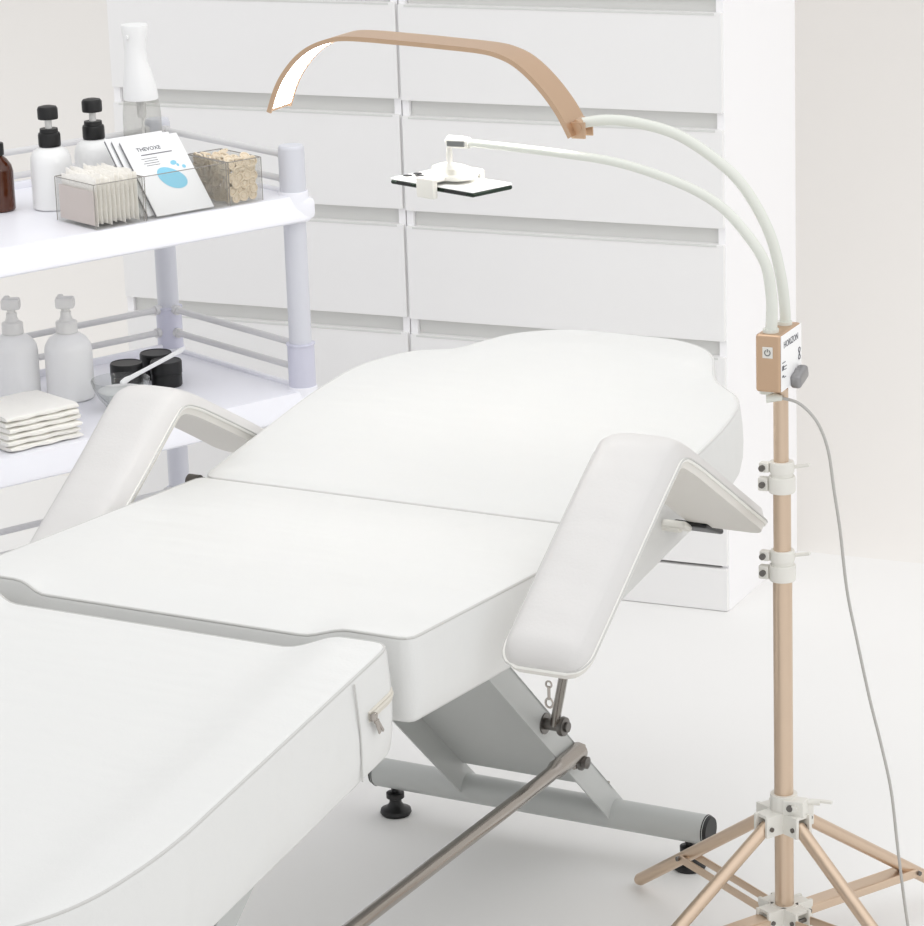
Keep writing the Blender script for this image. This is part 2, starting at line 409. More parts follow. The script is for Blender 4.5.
b = MB(); b.cyl((0.11, -0.136, 0.200), (0.150, -0.136, 0.200), 0.0065); b.lathe([(0, 0), (0.0125, 0), (0.0125, 0.004), (0.009, 0.005), (0.009, 0.012), (0.004, 0.014), (0, 0.014)], (0.146, -0.136, 0.200), 20, Matrix.Rotation(R(90), 3, 'Y'))
b.build('pivot_bolt', 'dark_steel', bed)
b = MB(); b.cyl((0.125, -0.215, 0.284), (0.165, -0.215, 0.284), 0.0085); b.cyl((0.129, -0.215, 0.284), (0.134, -0.215, 0.284), 0.0155)
b.lathe([(0, 0), (0.0135, 0), (0.0145, 0.003), (0.0135, 0.008), (0.0075, 0.009), (0.0075, 0.013), (0, 0.013)], (0.157, -0.215, 0.284), 20, Matrix.Rotation(R(90), 3, 'Y'))
b.build('hinge_pin', 'dark_steel', bed)
b = MB(); b.cyl((0.148, -0.216, 0.285), (0.270, -0.385, 0.500), 0.0068); b.build('arm_rod', 'steel', bed)
rod = smooth([(0.140, -0.128, 0.2130), (0.140, -0.160, 0.2115), (0.140, -0.20, 0.2100), (0.140, -0.31, 0.2060), (0.140, -0.7542, 0.196), (0.140, -1.30, 0.180)], 5)
b = MB(); b.tube([(p.x, p.y, p.z) for p in rod], [0.014] * 3 + [0.0135] * 8 + [0.0105] * (len(rod) - 11), 16); b.box((0.1415, -0.133, 0.2060), (0.009, 0.036, 0.030), 0.004)
b.build('stay_rod', 'steel', bed)
b = MB(); b.cyl((-0.11, 0.002, 0.112), (0.12, 0.002, 0.112), 0.0035); b.build('cross_rod', 'steel', bed)
b = MB(); b.box((0.118, 0.012, 0.094), (0.012, 0.012, 0.008), 0.003); b.build('weld_tab', 'frame_paint', bed)

# ------------------------------------------------------------------ lamp stand
PX, PY = 0.487, -0.272
st = empty('lamp_stand', (PX, PY, 0)); tag(st, 'gold tripod lamp stand with white goosenecks and a glowing half-moon light', 'lamp')
b = MB(); b.cyl((0, 0, 0.068), (0, 0, 0.585), 0.0130, n=28); b.cyl((0, 0, 0.58), (0, 0, 0.705), 0.0118, n=28); b.cyl((-0.001, 0, 0.70), (-0.001, 0, 0.815), 0.0100, n=28)
pole = b.build('pole', 'gold_pole', st)
def ring(z, r, h):
    b = MB(); b.lathe([(r - 0.004, 0), (r, 0.0), (r + 0.001, 0.002), (r + 0.001, h - 0.002), (r, h), (r - 0.004, h)], (0, 0, z), 28)
    for s in (1,):
        b.box((-r - 0.006, -0.006, z + h / 2), (0.014, 0.012, h * 0.85), 0.002)
    return b
for z in (0.552, 0.674):
    b = ring(z, 0.0170, 0.022); c = b.build('clamp', 'clamp_plastic', st)
    b2 = ring(z + 0.026, 0.0155, 0.016); b2.build('clamp_ring', 'clamp_plastic', c)
    b2 = MB(); b2.box((0.024, 0.006, z + 0.036), (0.026, 0.008, 0.004), 0.0015, Matrix.Rotation(R(-12), 3, 'Y')); b2.cyl((0, 0, z + 0.020), (0, 0, z + 0.028), 0.0150); b2.build('clamp_lever', 'clamp_plastic', c)
    for zz in (z + 0.011, z + 0.034):
        b2 = MB(); b2.cyl((-0.023, -0.012, zz), (-0.023, -0.0165, zz), 0.0042, n=12); b2.build('screw', 'dark_steel', c)
# hubs
def hub(z, h, arm, nm):
    b = MB(); b.lathe([(0.012, 0), (0.019, 0), (0.020, 0.002), (0.020, h - 0.002), (0.019, h), (0.012, h)], (0, 0, z), 28)
    for a in (60, 150, 240, 330):
        d = Vector((math.cos(R(a)), math.sin(R(a)), 0)); rot = Matrix.Rotation(R(a), 3, 'Z'); q = Matrix.Rotation(R(a + 90), 3, 'Z') @ Vector((1, 0, 0))
        for s in (-1, 1): b.box(d * (arm * 0.62) + q * s * 0.0115 + Vector((0, 0, z + h / 2)), (arm * 0.75, 0.005, h), 0.001, rot)
        b.box(d * (arm * 0.5) + Vector((0, 0, z + h - 0.003)), (arm * 0.8, 0.026, 0.005), 0.001, rot)
    o = b.build(nm, 'clamp_plastic', st)
    for a in (60, 150, 240, 330):
        d = Vector((math.cos(R(a)), math.sin(R(a)), 0)); q = Matrix.Rotation(R(a + 90), 3, 'Z') @ Vector((1, 0, 0))
        b = MB(); p = d * (arm * 0.82) + Vector((0, 0, z + h * 0.4)); b.cyl(p - q * 0.0165, p + q * 0.0165, 0.0032, n=12); b.build('screw', 'dark_steel', o)
    return o
hub(0.196, 0.030, 0.042, 'leg_hub')
b = MB(); b.lathe([(0.012, 0), (0.0185, 0), (0.0185, 0.026), (0.012, 0.026)], (0, 0, 0.222), 28); b.box((0.020, -0.010, 0.235), (0.030, 0.022, 0.022), 0.002); b.cyl((0.022, -0.024, 0.236), (0.022, 0.004, 0.236), 0.005)
lc = b.build('locking_collar', 'clamp_plastic', st)
b = MB(); b.cyl((0.034, 0.0, 0.240), (0.050, 0.004, 0.240), 0.0045, n=12); b.box((0.056, 0.008, 0.240), (0.020, 0.006, 0.004), 0.001); b.build('locking_knob', 'clamp_plastic', lc)
b = MB(); b.cyl((0.016, -0.020, 0.236), (0.016, -0.0245, 0.236), 0.0045, n=14); b.build('screw', 'dark_steel', lc)
hub(0.060, 0.026, 0.040, 'spreader_hub')
def bar(b, p, q, w, h, t=0.0022):
    """U-section bar from p to q"""
    p = Vector(p); q = Vector(q); d = (q - p).normalized(); s = d.cross(Vector((0, 0, 1))).normalized(); u = s.cross(d)
    L = (q - p).length; rot = Matrix((d, s, u)).transposed()
    b.box((p + q) / 2, (L, w, h), 0.003, rot)
for a in (60, 150, 240, 330):
    d = Vector((math.cos(R(a)), math.sin(R(a)), 0)); q = Matrix.Rotation(R(a + 90), 3, 'Z') @ Vector((1, 0, 0))
    top = d * 0.030 + Vector((0, 0, 0.208)); foot = d * 0.325 + Vector((0, 0, 0.0105))
    b = MB(); dd = (foot - top).normalized(); u = q.cross(dd)
    b.tube([top + (foot - top) * t for t in (0, 0.25, 0.5, 0.75, 0.985, 1)], [0.0092] * 4 + [0.0092, 0.007], 16)
    lg = b.build('leg', 'gold_pole', st)
    j0 = d * 0.036 + Vector((0, 0, 0.070)); f = 0.70 if a in (60, 240) else 0.62; j1 = top + (foot - top) * f
    wide = a in (60, 240)
    for s in (-1, 1):
        b = MB(); bar(b, j0 + q * s * 0.0125, j1 + q * s * 0.0125, 0.003 if not wide else 0.004, 0.0125); sp = b.build('spreader', 'gold_pole', lg)
    if wide:
        b = MB(); bar(b, j0 + Vector((0, 0, 0.006)), j1 + Vector((0, 0, 0.004)), 0.024, 0.0025); b.build('spreader_web', 'gold_pole', lg)
    b = MB(); b.cyl(j1 - q * 0.0175, j1 + q * 0.0175, 0.0034, n=12); b.build('rivet', 'dark_steel', lg)
# control box
cb = MB(); cb.box((-0.0045, 0.0015, 0.857), (0.0345, 0.082, 0.077), 0.004, seg=3)
cbx = cb.build('control_box', 'gold', st)
b = MB(); b.box((0.0131, 0.0015, 0.857), (0.0016, 0.079, 0.074), 0.0025); pn = b.build('front_panel', 'panel_white', cbx); pn['label'] = 'white printed face of the box'
b = MB(); b.box((-0.0045, -0.0402, 0.872), (0.0140, 0.0014, 0.0150), 0.002); pb = b.build('power_button', 'clamp_plastic', cbx)
b = MB(); b.tube([(-0.0045 + 0.0038 * math.cos(t), -0.0411, 0.872 + 0.0038 * math.sin(t)) for t in [R(120 + 300 * k / 15) for k in range(16)]], 0.0007, 6); b.cyl((-0.0045, -0.0411, 0.873), (-0.0045, -0.0411, 0.877), 0.0007, n=8)
b.build('power_symbol', 'lamp_grey', pb)
vs, fs = text_mesh('HORIZON', 0.0125, 0.0002)
Rt = Matrix(((0, 0, 1), (1, 0, 0), (0, 1, 0)))      # text x -> +Y, text y -> +Z, facing +X
w0 = max(v.x for v in vs); kx = 0.056 / w0
b = MB(); b.add([Rt @ Vector((v.x * kx, v.y, v.z)) + Vector((0.0141, -0.030, 0.8765)) for v in vs], fs); b.build('lettering', 'print_dark', pn, ang=20)
for (y, z, w, h) in ((-0.033, 0.851, 0.007, 0.006), (-0.033, 0.840, 0.006, 0.0025), (-0.024, 0.852, 0.009, 0.001), (-0.024, 0.848, 0.007, 0.001), (-0.026, 0.838, 0.008, 0.001), (-0.030, 0.858, 0.012, 0.001)):
    b = MB(); b.box((0.0141, y, z), (0.0005, w, h)); b.build('control_icon', 'print_dark', pn)
b = MB(); q = [(0.0141, 0.031 + 0.0035 * math.sin(2 * t), 0.856 + 0.0078 * math.cos(t)) for t in [2 * PI * k / 40 for k in range(40)]]; b.tube(q, 0.0007, 6, closed=True); b.build('control_icon', 'print_dark', pn)
b = MB(); b.lathe([(0, 0), (0.0075, 0), (0.0075, 0.008), (0, 0.008)], (0.0139, 0.016, 0.832), 24, Matrix.Rotation(R(90), 3, 'Y')); b.box((0.0200, 0.014, 0.829), (0.015, 0.038, 0.019), 0.005, Matrix.Rotation(R(14), 3, 'X'), 3)
mat('satin_silver', rgb(150, 149, 150), 0.3, metal=0.6); kb = b.build('dial_knob', 'satin_silver', cbx)
# goosenecks
def rel(p): return (p[0] - PX, p[1] - PY, p[2])
g1 = smooth([rel(p) for p in [(0.4845, -0.25, 0.893), (0.4848, -0.25, 0.915), (0.4791, -0.25, 0.9611), (0.4636, -0.25, 1.0172), (0.4311, -0.25, 1.0729), (0.3938, -0.25, 1.1073), (0.3393, -0.25, 1.139), (0.285, -0.255, 1.1535), (0.2441, -0.262, 1.1570), (0.214, -0.272, 1.1535)]], 10)
b = MB(); b.tube(g1, 0.0072, 16); b.cyl(rel((0.4845, -0.25, 0.893)), rel((0.4845, -0.25, 0.900)), 0.0098); G1 = b.build('gooseneck', 'hose', st)
g2 = smooth([rel(p) for p in [(0.481, -0.295, 0.893), (0.4825, -0.295, 0.915), (0.4820, -0.295, 0.9447), (0.4738, -0.295, 0.9862), (0.4469, -0.295, 1.0253), (0.4099, -0.295, 1.06), (0.3557, -0.295, 1.0853), (0.274, -0.295, 1.1072), (0.1907, -0.295, 1.116), (0.1118, -0.295, 1.1215), (0.061, -0.295, 1.1242), (0.0316, -0.295, 1.1243)]], 10)
r2 = [0.0080 - 0.0028 * min(1, i / (len(g2) * 0.85)) for i in range(len(g2))]
b = MB(); b.tube(g2, r2, 16); b.cyl(rel((0.481, -0.295, 0.893)), rel((0.481, -0.295, 0.900)), 0.0105); G2 = b.build('gooseneck', 'hose', st)
b = MB(); b.tube([rel(p) for p in [(0.060, -0.295, 1.1242), (0.045, -0.295, 1.1250), (0.030, -0.295, 1.1252), (0.026, -0.295, 1.1240)]], [0.0075, 0.0085, 0.0085, 0.004], 18); tp = b.build('neck_tip', 'clamp_plastic', G2)
b = MB(); b.box(rel((0.044, -0.3035, 1.1240)), (0.026, 0.004, 0.008), 0.0015); b.build('grip_pad', 'lamp_grey', tp)
# half-moon light
arcp = [(-0.2340, 1.1590), (-0.2225, 1.1883), (-0.2098, 1.2097), (-0.1902, 1.2316), (-0.1687, 1.2467), (-0.1418, 1.2567), (-0.112, 1.2612), (-0.0343, 1.2580), (0.0243, 1.2545), (0.080, 1.2505), (0.106, 1.2455), (0.1308, 1.2345), (0.1586, 1.2110), (0.1861, 1.1775), (0.205, 1.1430)]
ap = resample(smooth([Vector((p[0] - PX, 0, p[1])) for p in arcp], 8), 90, closed=False)
YF, YB = -0.302 - PY, -0.240 - PY
outer = []; em = []
for i, p in enumerate(ap):
    t = (ap[min(i + 1, 89)] - ap[max(i - 1, 0)]).normalized(); nr = Vector((-t.z, 0, t.x))   # outward/up
    p = p - Vector((0, 0, 0.006)); a = p + nr * 0.0005; c = p + nr * 0.0068
    outer.append([Vector((a.x, YF, a.z)), Vector((a.x, YF + 0.004, a.z)), Vector(((a + nr * 0.003).x, YF + 0.005, (a + nr * 0.003).z)), Vector(((a + nr * 0.003).x, YB - 0.005, (a + nr * 0.003).z)), Vector((a.x, YB - 0.004, a.z)), Vector((a.x, YB, a.z)), Vector((c.x, YB, c.z)), Vector((c.x, YF, c.z))])
    e0 = a + nr * 0.0008; e1 = a + nr * 0.0028
    em.append([Vector((e0.x, YF + 0.0055, e0.z)), Vector((e0.x, YB - 0.0055, e0.z)), Vector((e1.x, YB - 0.0055, e1.z)), Vector((e1.x, YF + 0.0055, e1.z))])
b = MB(); b.loft(outer); lh = b.build('lamp_head', 'gold', st)
b = MB(); b.loft(em[1:-1]); b.build('light_strip', 'diffuser', lh)
b = MB(); b.box(rel((0.2085, -0.272, 1.148)), (0.010, 0.028, 0.026), 0.003, Matrix.Rotation(R(25), 3, 'Y')); b.box(rel((0.214, -0.286, 1.146)), (0.020, 0.003, 0.022), 0.001); b.box(rel((0.214, -0.260, 1.146)), (0.020, 0.003, 0.022), 0.001)
b.cyl(rel((0.214, -0.289, 1.150)), rel((0.214, -0.257, 1.150)), 0.005)
b.build('swivel_bracket', 'gold', lh)
# phone holder
ph = MB(); ph.tube([rel((0.030, -0.295, 1.118)), rel((0.030, -0.295, 1.108)), rel((0.030, -0.295, 1.096)), rel((0.030, -0.295, 1.088))], [0.003, 0.0045, 0.0035, 0.007], 16)
ph.build('ball_joint', 'clamp_plastic', G2)
Rp = Matrix.Rotation(R(-22), 3, 'Z') @ Matrix.Rotation(R(0), 3, 'X')
base = Vector(rel((0.020, -0.270, 1.072)))
b = MB()
octs = []
for zz, rx, ry in ((0.000, 0.038, 0.025), (0.004, 0.040, 0.026), (0.006, 0.038, 0.025), (0.007, 0.030, 0.020), (0.014, 0.028, 0.018), (0.017, 0.020, 0.012)):
    octs.append([base + Rp @ Vector((rx * math.copysign(abs(math.cos(t)) ** 0.7, math.cos(t)), ry * math.copysign(abs(math.sin(t)) ** 0.7, math.sin(t)), zz)) for t in [2 * PI * (k + 0.5) / 24 for k in range(24)]])
b.loft(octs)
hd = b.build('phone_holder', 'clamp_plastic', G2)
for sg in (-1, 1):
    b = MB(); b.box(base + Rp @ Vector((-0.002, sg * 0.0435, -0.0085)), (0.034, 0.010, 0.028), 0.003, Rp); b.box(base + Rp @ Vector((-0.002, sg * 0.031, 0.002)), (0.034, 0.028, 0.004), 0.001, Rp)
    b.build('clamp_jaw', 'clamp_plastic', hd)
# cable
cab = smooth([rel(p) for p in [(0.4905, -0.285, 0.8055), (0.5152, -0.283, 0.7994), (0.5383, -0.28, 0.7757), (0.5532, -0.28, 0.7391), (0.5613, -0.28, 0.6856), (0.5695, -0.28, 0.6317), (0.579, -0.28, 0.5501), (0.5928, -0.28, 0.4821), (0.6108, -0.28, 0.4002), (0.6248, -0.28, 0.3455), (0.6402, -0.28, 0.2765), (0.6503, -0.28, 0.1918), (0.6647, -0.28, 0.0837), (0.682, -0.285, 0.012), (0.75, -0.33, 0.004), (0.9, -0.42, 0.004)]], 8)
b = MB(); b.tube(cab, 0.0021, 10); pc = b.build('power_cable', 'cable', st)
b = MB(); b.cyl(rel((0.472, -0.29, 0.812)), rel((0.472, -0.29, 0.820)), 0.0085); b.tube([rel((0.4730, -0.292, 0.806)), rel((0.4820, -0.289, 0.8065)), rel((0.4925, -0.285, 0.8055))], [0.007, 0.006, 0.0035], 14); b.build('plug', 'hose', pc)
# phone
phn = empty('smartphone', (PX + base.x, PY + base.y, base.z - 0.014), R(-22)); tag(phn, 'white smartphone with dark camera lenses held flat in the gooseneck clamp', 'phone')
b = MB(); b.box((-0.001, 0, 0.0035), (0.164, 0.074, 0.0062), 0.003, seg=3); bd = b.build('phone_body', 'phone_frame', phn)
b = MB(); b.box((-0.001, 0, 0.0078), (0.163, 0.0735, 0.0030), 0.0014); bk = b.build('back_cover', 'phone_white', phn)
b = MB(); b.box((-0.062, -0.008, 0.0094), (0.030, 0.036, 0.0016), 0.0008); ci = b.build('camera_island', 'phone_white', phn)
for (x, y) in ((-0.069, 0.001), (-0.069, -0.017), (-0.055, -0.008)):
    b = MB(); b.lathe([(0.0, 0), (0.0062, 0), (0.0062, 0.0012), (0.005, 0.0014), (0, 0.0014)], (x, y, 0.0098), 20); b.build('camera_lens', 'black_plastic', ci)
b = MB()
pass
for x0, w in ((-0.056, 0.030), (0.047, 0.044)):
    b = MB(); b.box((x0, -0.0362, 0.0035), (w, 0.0022, 0.0042), 0.001); b.build('side_button', 'black_plastic', phn)

# ------------------------------------------------------------------ trolley
TO = Vector((-0.656, 0.534, 0)); TA = R(63.6)
T1 = Vector((math.cos(TA), math.sin(TA), 0)); T2 = Vector((-T1.y, T1.x, 0))
def tr(a, b, z=0.0): return TO + T1 * a + T2 * b + Vector((0, 0, z))
tro = empty('utility_trolley', TO, TA); tag(tro, 'white three-tier utility trolley with rails along its back and end', 'trolley')
LA, LB = -0.70, 0.405
for (a, bb) in ((0, 0), (0, LB), (LA, 0), (LA, LB)):
    b = MB(); b.cyl((a, bb, 0.09), (a, bb, 0.875), 0.0192, n=32); p = b.build('post', 'trolley_post', tro)
    b = MB(); b.lathe([(0.0, 0), (0.0222, 0.0), (0.0222, 0.072), (0.0214, 0.074), (0.0214, 0.0755), (0.0195, 0.0785), (0, 0.0790)], (a, bb, 0.866), 32); b.build('post_cap', 'trolley_post', p)
    for z in (0.185, 0.525):
        b = MB(); b.lathe([(0.0195, 0), (0.0232, 0), (0.0232, 0.076), (0.0250, 0.077), (0.0250, 0.0795), (0.0195, 0.080)], (a, bb, z), 32); b.build('collar', 'trolley_collar', p)
    b = MB(); b.cyl((a - 0.011, bb, 0.032), (a + 0.011, bb, 0.032), 0.032, n=28); b.box((a, bb + 0.004, 0.052), (0.034, 0.028, 0.040), 0.004); b.cyl((a, bb, 0.068), (a, bb, 0.135), 0.009); b.build('caster', 'lamp_grey', p)
def shelf(zt):
    b = MB(); cx, cy = LA / 2, LB / 2
    def rect(ex, rad, z):
        P = rounded([(LA - ex, -ex), (ex, -ex), (ex, LB + ex), (LA - ex, LB + ex)], [rad] * 4, 6)
        return [Vector((p.x, p.y, z)) for p in P]
    # tray: underside, sloping lip, rim, shallow well
    b.loft([rect(0.010, 0.02, zt - 0.030), rect(0.025, 0.030, zt - 0.045), rect(0.029, 0.032, zt - 0.042), rect(0.029, 0.032, zt - 0.036), rect(0.017, 0.022, zt - 0.001), rect(0.015, 0.02, zt)], caps=True)
    o = b.build('shelf', 'trolley', tro, ang=30)
    for (a, bb) in ((0, 0), (0, LB), (LA, 0), (LA, LB)):
        b = MB(); b.lathe([(0.018, -0.045), (0.0265, -0.045), (0.0262, -0.020), (0.0255, 0.003), (0.0245, 0.005), (0.018, 0.005)], (a, bb, zt), 28)
        sa = 1 if a == 0 else -1; sb = -1 if bb == 0 else 1
        b.box((a + sa * 0.010, bb + sb * 0.010, zt - 0.0245), (0.036, 0.036, 0.038), 0.010)
        b.build('corner_block', 'trolley', o)
    # raised back strip behind the well
    b = MB(); b.box((LA / 2, LB - 0.004, zt + 0.006), (abs(LA) - 0.04, 0.008, 0.014), 0.003); b.build('shelf_ridge', 'trolley', o)
    b = MB(); b.box((-0.004 + 0.0, LB / 2, zt + 0.003), (0.008, LB - 0.05, 0.008), 0.003); b.build('shelf_ridge', 'trolley', o)
for z in (0.862, 0.525, 0.185):
    shelf(z)
    for dz in (0.076, 0.034):
        if z > 0.8: dz -= 0.012
        for p, q in (((0, 0.018), (0, LB - 0.018)), ((LA, 0.018), (LA, LB - 0.018)), ((LA + 0.018, LB), (-0.018, LB))):
            b = MB(); b.cyl((p[0], p[1], z + dz), (q[0], q[1], z + dz), 0.0058, n=16)
            for e, f in ((p, q), (q, p)):
                d = (Vector((f[0], f[1], 0)) - Vector((e[0], e[1], 0))).normalized(); s = Vector((e[0], e[1], z + dz)); b.cyl(s + d * 0.0, s + d * 0.012, 0.0088, n=16)
            b.build('rail', 'trolley_rail', tro)
ZT, ZM = 0.8625, 0.5255

# ------------------------------------------------------------------ things on the top shelf
def pump_bottle(a, bb, z, label, black=True):
    e = empty('pump_bottle', tr(a, bb, z), TA); tag(e, label, 'bottle')
    e.scale = (1.06, 1.06, 1.05) if black else (1.08, 1.08, 1.03)
    b = MB()
    if black:
        b.lathe([(0, 0), (0.030, 0), (0.0325, 0.003), (0.0325, 0.070), (0.0315, 0.082), (0.027, 0.092), (0.018, 0.0975), (0.014, 0.0985), (0.014, 0.103), (0, 0.103)])
        b.build('bottle_body', 'bottle_white', e, ang=60)
        b = MB(); b.lathe([(0, 0), (0.0170, 0), (0.0175, 0.002), (0.0175, 0.018), (0.0165, 0.021), (0.0145, 0.022), (0.0140, 0.028), (0, 0.028)], (0, 0, 0.099)); b.build('collar', 'black_plastic', e)
        b = MB(); b.cyl((0, 0, 0.125), (0, 0, 0.146), 0.0055); b.build('pump_stem', 'pump_grey', e)
        b = MB(); b.lathe([(0, 0), (0.0155, 0), (0.0160, 0.003), (0.0160, 0.016), (0.0140, 0.0195), (0.008, 0.021), (0, 0.021)], (0, 0, 0.142)); b.box((0.014, 0.010, 0.150), (0.014, 0.012, 0.010), 0.003, Matrix.Rotation(R(40), 3, 'Z')); b.build('pump_head', 'black_plastic', e)
    else:
        b.lathe([(0, 0), (0.034, 0), (0.0375, 0.004), (0.0375, 0.082), (0.036, 0.092), (0.030, 0.102), (0.020, 0.110), (0.015, 0.112), (0.015, 0.116), (0, 0.116)])
        b.build('bottle_body', 'bottle_white', e, ang=60)
        b = MB(); b.lathe([(0, 0), (0.0170, 0), (0.0170, 0.016), (0.0160, 0.018), (0.0110, 0.020), (0.0085, 0.027), (0.0085, 0.034), (0, 0.034)], (0, 0, 0.113)); b.build('collar', 'pump_grey', e)
        b = MB(); b.cyl((0, 0, 0.14), (0, 0, 0.155), 0.0065); b.build('pump_stem', 'pump_grey', e)
        b = MB(); b.box((0.0, 0.0, 0.162), (0.030, 0.020, 0.019), 0.004, Matrix.Rotation(R(-38), 3, 'Z')); b.box((0.004, 0.022, 0.164), (0.010, 0.034, 0.009), 0.003, Matrix.Rotation(R(-38), 3, 'Z')); b.build('pump_head', 'pump_grey', e)
    return e
pump_bottle(-0.343, 0.203, ZT, 'white bottle with black pump behind the clear box of cotton pads')
pump_bottle(-0.254, 0.208, ZT, 'white bottle with black pump behind the leaning packets, nearer the trolley end')
# amber bottle
e = empty('amber_bottle', tr(-0.417, 0.255, ZT), TA); tag(e, 'brown glass bottle with black cap at the left edge of the top shelf', 'bottle')
b = MB(); b.lathe([(0, 0), (0.025, 0), (0.0275, 0.003), (0.0275, 0.066), (0.025, 0.076), (0.018, 0.086), (0.012, 0.091), (0.012, 0.096), (0, 0.096)]); b.build('bottle_body', 'amber_glass', e, ang=60)
b = MB(); b.lathe([(0, 0), (0.0145, 0), (0.0145, 0.018), (0.0135, 0.020), (0, 0.020)], (0, 0, 0.093)); b.build('cap', 'black_plastic', e)
# spray bottle
e = empty('spray_bottle', tr(-0.066, 0.350, ZT), TA); e.scale = (1.04, 1.04, 1.055); tag(e, 'clear mist spray bottle with tall white head by the corner post', 'bottle')
b = MB(); b.lathe([(0.0, 0), (0.030, 0), (0.0325, 0.003), (0.0325, 0.07), (0.0320, 0.10), (0.0300, 0.118), (0.028, 0.124), (0, 0.124)]); b.build('bottle_body', 'clear_bottle', e, ang=60)
b = MB(); b.cyl((0, 0, 0.01), (0.002, 0, 0.125), 0.0022, n=10); b.lathe([(0, 0), (0.007, 0), (0.008, 0.004), (0.008, 0.03), (0, 0.03)], (0, 0, 0.094)); b.build('dip_tube', 'pump_grey', e)
b = MB()
secs = []
for z, r, ox in ((0.124, 0.0288, 0.0), (0.128, 0.0292, 0), (0.142, 0.0285, -0.001), (0.168, 0.0235, -0.003), (0.188, 0.0188, -0.005), (0.206, 0.0176, -0.006), (0.222, 0.0192, -0.005), (0.238, 0.0218, -0.004), (0.246, 0.0224, -0.004), (0.2475, 0.0215, -0.004)):
    secs.append([Vector((ox + r * math.cos(2 * PI * k / 32), r * math.sin(2 * PI * k / 32), z)) for k in range(32)])
b.loft(secs); b.lathe([(0, 0), (0.004, 0), (0.0045, 0.003), (0, 0.004)], (-0.024, -0.008, 0.229), 12, Matrix.Rotation(R(-90), 3, 'Y')); b.build('spray_head', 'bottle_white', e, ang=60)

# clear organiser with three bins: tr() coordinates a from -0.400 to -0.063, b from -0.016 to 0.066
OA, OB, OY0, OY1, OH = -0.398, -0.072, -0.014, 0.103, 0.073
org = empty('acrylic_organiser', tr(0, 0, ZT + 0.0005), TA); tag(org, 'clear acrylic organiser box along the front of the top shelf', 'organiser')
BINS = [(OA, -0.306), (-0.302, -0.142), (-0.138, OB)]
for (a0, a1) in BINS:
    b = MB(); t = 0.0020; cx = (a0 + a1) / 2; cy = (OY0 + OY1) / 2
    b.box((cx, cy, t / 2), (a1 - a0, OY1 - OY0, t))
    for x in (a0 + t / 2, a1 - t / 2): b.box((x, cy, OH / 2 + t / 2), (t, OY1 - OY0, OH - t))
    for y in (OY0 + t / 2, OY1 - t / 2): b.box((cx, y, OH / 2 + t / 2), (a1 - a0 - 2 * t, t, OH - t))
    bn = b.build('bin', 'acrylic', org)
    b = MB()
    rim = [(a0, OY0), (a1, OY0), (a1, OY1), (a0, OY1)]
    b.tube([Vector((p[0], p[1], OH)) for p in rounded(rim, [0.003] * 4, 4)], 0.0008, 6, closed=True)
    for p in rim: b.cyl((p[0], p[1], 0.001), (p[0], p[1], OH), 0.0008, n=6)
    b.build('bin_edge', 'dark_edge_acrylic', bn)
# cotton squares on edge
def cotton_pad_mesh(seed):
    rnd = random.Random(seed); n = 10; w = 0.104; h = 0.078; secs = []
    b = MB()
    def P(u, v, s):
        x = s * (0.0038 * (1 - abs(2 * u - 1) ** 12) * (1 - abs(2 * v - 1) ** 12) + 0.0004) + 0.0005 * math.sin(u * 9 + seed) * math.cos(v * 7 + seed * 2)
        return Vector((x, (u - 0.5) * w, v * h + 0.0035 * math.sin(u * 5 + seed * 1.7) * v + rnd.uniform(-.0007, .0007) * v))
    for s in (-1, 1):
        vs = [P(i / n, j / n, s) for i in range(n + 1) for j in range(n + 1)]
        b.add(vs, [(i * (n + 1) + j, (i + 1) * (n + 1) + j, (i + 1) * (n + 1) + j + 1, i * (n + 1) + j + 1) for i in range(n) for j in range(n)])
    rimi = [(i, 0) for i in range(n)] + [(n, j) for j in range(n)] + [(n - i, n) for i in range(n)] + [(0, n - j) for j in range(n)]
    m = (n + 1) ** 2
    for k in range(len(rimi)):
        a = rimi[k]; c = rimi[(k + 1) % len(rimi)]
        ia, ic = a[0] * (n + 1) + a[1], c[0] * (n + 1) + c[1]; b.f.append((ia, ic, ic + m, ia + m))
    return b
for k in range(10):
    o = cotton_pad_mesh(k).build('cotton_pad', 'cotton', None, ang=60)
    o.location = tr(-0.3885 + k * 0.0085, 0.0445, ZT + 0.0035 + 0.004 * abs(math.sin(k * 2.1))); o.rotation_euler = (0, 0, TA)
    tag(o, 'white cotton square standing on edge in the left bin of the clear organiser', 'cotton pad', 'cotton squares in the organiser')
# pinkish paper sleeve seen through the end of the bin
mat('sleeve', rgb(226, 214, 208), 0.8)
b = MB(); b.box((0, 0, 0.031), (0.0012, 0.104, 0.056), 0.0003); o = b.build('paper_band', 'sleeve', None); o.location = tr(-0.3950, 0.0445, ZT + 0.003); o.rotation_euler = (0, 0, TA)
tag(o, 'beige paper sheet standing at the left end of the cotton pad bin', 'paper')
